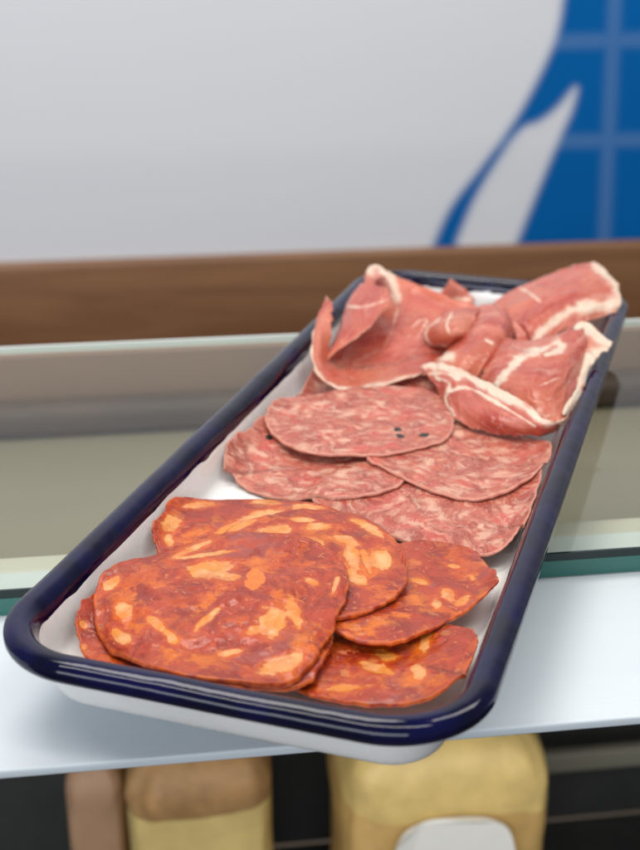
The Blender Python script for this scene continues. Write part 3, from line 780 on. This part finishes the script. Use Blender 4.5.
block('cheese_wedge', 'half wheel of cheese with a brown top rind and yellow cut face, lower left', 112, 264, 766, .66, .12, (RIND, PASTE), .040, .030, seed=1)
block('cheese_wedge', 'pinkish brown narrow cheese at the far left of the lower display', 54, 114, 768, .71, .08, (PINKC, PINKC), .04, .022, seed=5)
zp = uny(372, 818, .65)[2] - SH2
g = block('cheese_wedge', 'golden block of cheese with a white paper front, lower right', 338, 552, 756, .65, .14, (GOLD, GOLD2), .050, .036, seed=9, paper=(-.043, .042, zp))
STR = simple('grey case slats', (0.20, 0.19, 0.145), .4, 10, .2)
for k, (v0_, v1_) in enumerate(((737, 758), (793, 812))):
    a = uny(600, v0_, .76); b = uny(600, v1_, .76)
    box('slat', .13 - .04 * k, XR, .775 - .36, .785 - .36, b[2], a[2], STR, case, .002)

# ------------------------------------------------------------------ back counter, wall, floor
YW = 1.62
wz1 = uny(320, 253, YW)[2]; wz0 = uny(320, 345, YW)[2]
WOOD = mat_wood('brown counter wood', (0.20, 0.088, 0.036), (0.275, 0.130, 0.058))
bc = empty('back_counter', (0, YW, -1.0), R(7.8))
tag(bc, 'brown wooden counter running along the foot of the white wall behind the case', 'counter')
box('worktop', -2.5, 2.5, 0, .018, wz0 + 1.0 - .03, wz1 + 1.0, WOOD, bc, .009, 6)
box('cabinet', -2.5, 2.5, .004, .018, 0, wz0 + 1.0 - .031, mat_wood('dark cabinet wood', (0.10, 0.05, 0.025), (0.14, 0.07, 0.035)), bc)
WALLM = simple('white painted wall', (0.71, 0.72, 0.765), .75, 1.4, .04)
YWL = YW + .02
wl = box('wall', -3, 3, 0, .1, -1.0, 2.4, WALLM); wl.location = (0, YWL, 0); wl.rotation_euler = (0, 0, R(7.8)); tag(wl, kind='structure')
wl.data.update()
def ink_mat(name, col):
    n = N(name); c = n.obj()
    base = n.mix(n.noise(c, 1.4, 4), (0.71 * .96, 0.72 * .96, 0.765 * .96), (0.71 * 1.04, 0.72 * 1.04, 0.765 * 1.04))
    ink = n.attr('ink'); line = n.attr('line')
    q = n.mix(n.math('MULTIPLY', line, .38), n.mix(n.noise(c, 4, 3), tuple(x * .9 for x in col), tuple(x * 1.1 for x in col)), (0.16, 0.28, 0.50))
    n.principled(n.mix(ink, base, q), .75, None, Specular_IOR_Level=n.math('SUBTRACT', .5, n.math('MULTIPLY', ink, .4))); return n.m
INK = ink_mat('blue airbrushed print', (0.000, 0.110, 0.37))
def wallpt(u, v, off):
    """hit of the pixel with the wall's front plane (turned about z)"""
    x = (u - U0) / F; y = -(v - V0) / F
    d = np.array([x, cp + y * sp, -sp + y * cp]); nrm = np.array([-math.sin(R(7.8)), math.cos(R(7.8)), 0])
    p0_ = np.array([0, YWL, 0]) - nrm * off
    t = (p0_ - np.array([0, 0, CAMZ])).dot(nrm) / d.dot(nrm)
    q = np.array([0, 0, CAMZ]) + d * t - np.array([0, YWL, 0])
    return np.array([q[0] * math.cos(R(7.8)) + q[1] * math.sin(R(7.8)), -off, q[2]])
def sdf_poly(px, py, poly):
    d = np.full(px.shape, 1e9); ins_ = np.zeros(px.shape, bool)
    n_ = len(poly)
    for i in range(n_):
        ax, ay = poly[i]; bx_, by_ = poly[(i + 1) % n_]
        ex, ey = bx_ - ax, by_ - ay
        t = np.clip(((px - ax) * ex + (py - ay) * ey) / (ex * ex + ey * ey + 1e-12), 0, 1)
        d = np.minimum(d, np.hypot(px - ax - t * ex, py - ay - t * ey))
        c_ = ((ay > py) != (by_ > py)) & (px < ex * (py - ay) / (ey + 1e-12) + ax)
        ins_ ^= c_
    return np.where(ins_, d, -d)
left = catmull([(568, -60), (563, 0), (553, 45), (520, 112), (482, 166), (448, 212), (422, 275)], 40, False)
sten = [tuple(p) for p in left] + [(452, 275)] + [tuple(p) for p in catmull([(458, 240), (475, 200), (499, 160), (522, 130), (540, 122), (558, 108), (576, 88), (572, 110), (558, 142), (540, 185), (518, 240)], 40, False)] + [(506, 275), (760, 275), (760, -60)]
def wl2(pts): return [tuple(wallpt(a_, b_, .002)[[0, 2]]) for a_, b_ in pts]
P_ink = wl2(sten); LN = [wl2(q) for q in ([(556, 42), (800, 36)], [(545, 142), (800, 137)], [(618, -60), (603, 275)], [(712, -60), (712, 275)])]
c0, c1 = wallpt(395, 262, .002), wallpt(800, -60, .002)
nx_, nz_ = 220, 200
xs = np.linspace(c0[0], c1[0] + .15, nx_); zs = np.linspace(wz1 - .05, c1[2], nz_)
XX, ZZ = np.meshgrid(xs, zs, indexing='ij')
pxm = 1.0 / 720.0                      # one photograph pixel on the wall, in metres
ink = np.clip(.5 + sdf_poly(XX, ZZ, P_ink) / (13 * pxm), 0, 1); ink = ink * ink * (3 - 2 * ink)
ln = np.zeros_like(XX)
for (ax, az), (bx_, bz_) in LN:
    ex, ez = bx_ - ax, bz_ - az; t = ((XX - ax) * ex + (ZZ - az) * ez) / (ex * ex + ez * ez)
    dd = np.hypot(XX - ax - t * ex, ZZ - az - t * ez); ln = np.maximum(ln, np.clip(1.3 - dd / (8 * pxm), 0, 1))
Vg = np.stack([XX, np.full_like(XX, -.0004), ZZ], -1).reshape(-1, 3)
kf = ink.ravel() > 0
gr = mesh('wall_graphic', Vg, [f_ for f_ in grid_faces(nx_, nz_) if kf[list(f_)].any()], INK, wl, False, dict(ink=ink.ravel(), line=ln.ravel()))
fl = box('floor', -4, 4, -2, 4, -1.05, -1.0, simple('brown shop floor', (0.14, 0.11, 0.09), .5, 3, .3)); tag(fl, kind='structure')

# ------------------------------------------------------------------ light: soft shop daylight, ceiling panels, added fills for wall and cheeses
w = bpy.data.worlds.new('World'); sc.world = w; w.use_nodes = True
bg = w.node_tree.nodes['Background']; bg.inputs[0].default_value = (0.86, 0.93, 1.0, 1); bg.inputs[1].default_value = 0.20
def area(name, loc, target, sx, sy, power, col):
    l = bpy.data.lights.new(name, 'AREA'); l.shape = 'RECTANGLE'; l.size = sx; l.size_y = sy; l.energy = power; l.color = col
    o = bpy.data.objects.new(name, l); C.objects.link(o); o.location = loc
    o.rotation_euler = (Vector(target) - Vector(loc)).to_track_quat('-Z', 'Y').to_euler()
    return o
area('overhead_light', (-.35, .95, 1.7), (0, .4, 0), 1.2, .45, 18, (1.0, .96, .90))
area('overhead_light', (1.0, .8, 1.6), (0, .4, 0), .4, .9, 9, (1.0, .96, .90))
area('shop_window_light', (-.7, -1.7, .80), (0, .4, 0), 2.8, .6, 36, (.88, .94, 1.0))
area('overhead_light', (-.2, -.1, 1.8), (0, 1.9, .2), 2.2, .22, 26, (1.0, .97, .92))  # overhead lamp added to brighten the back wall
area('cheese_fill_light', (0, .40, -.06), (0, .66, -.42), .9, .03, 1.0, (1.0, .95, .85))  # unseen lamp added under the ledge to brighten the cheeses
sc.view_settings.view_transform = 'Standard'; sc.view_settings.look = 'None'; sc.view_settings.gamma = 1; sc.view_settings.exposure = 0
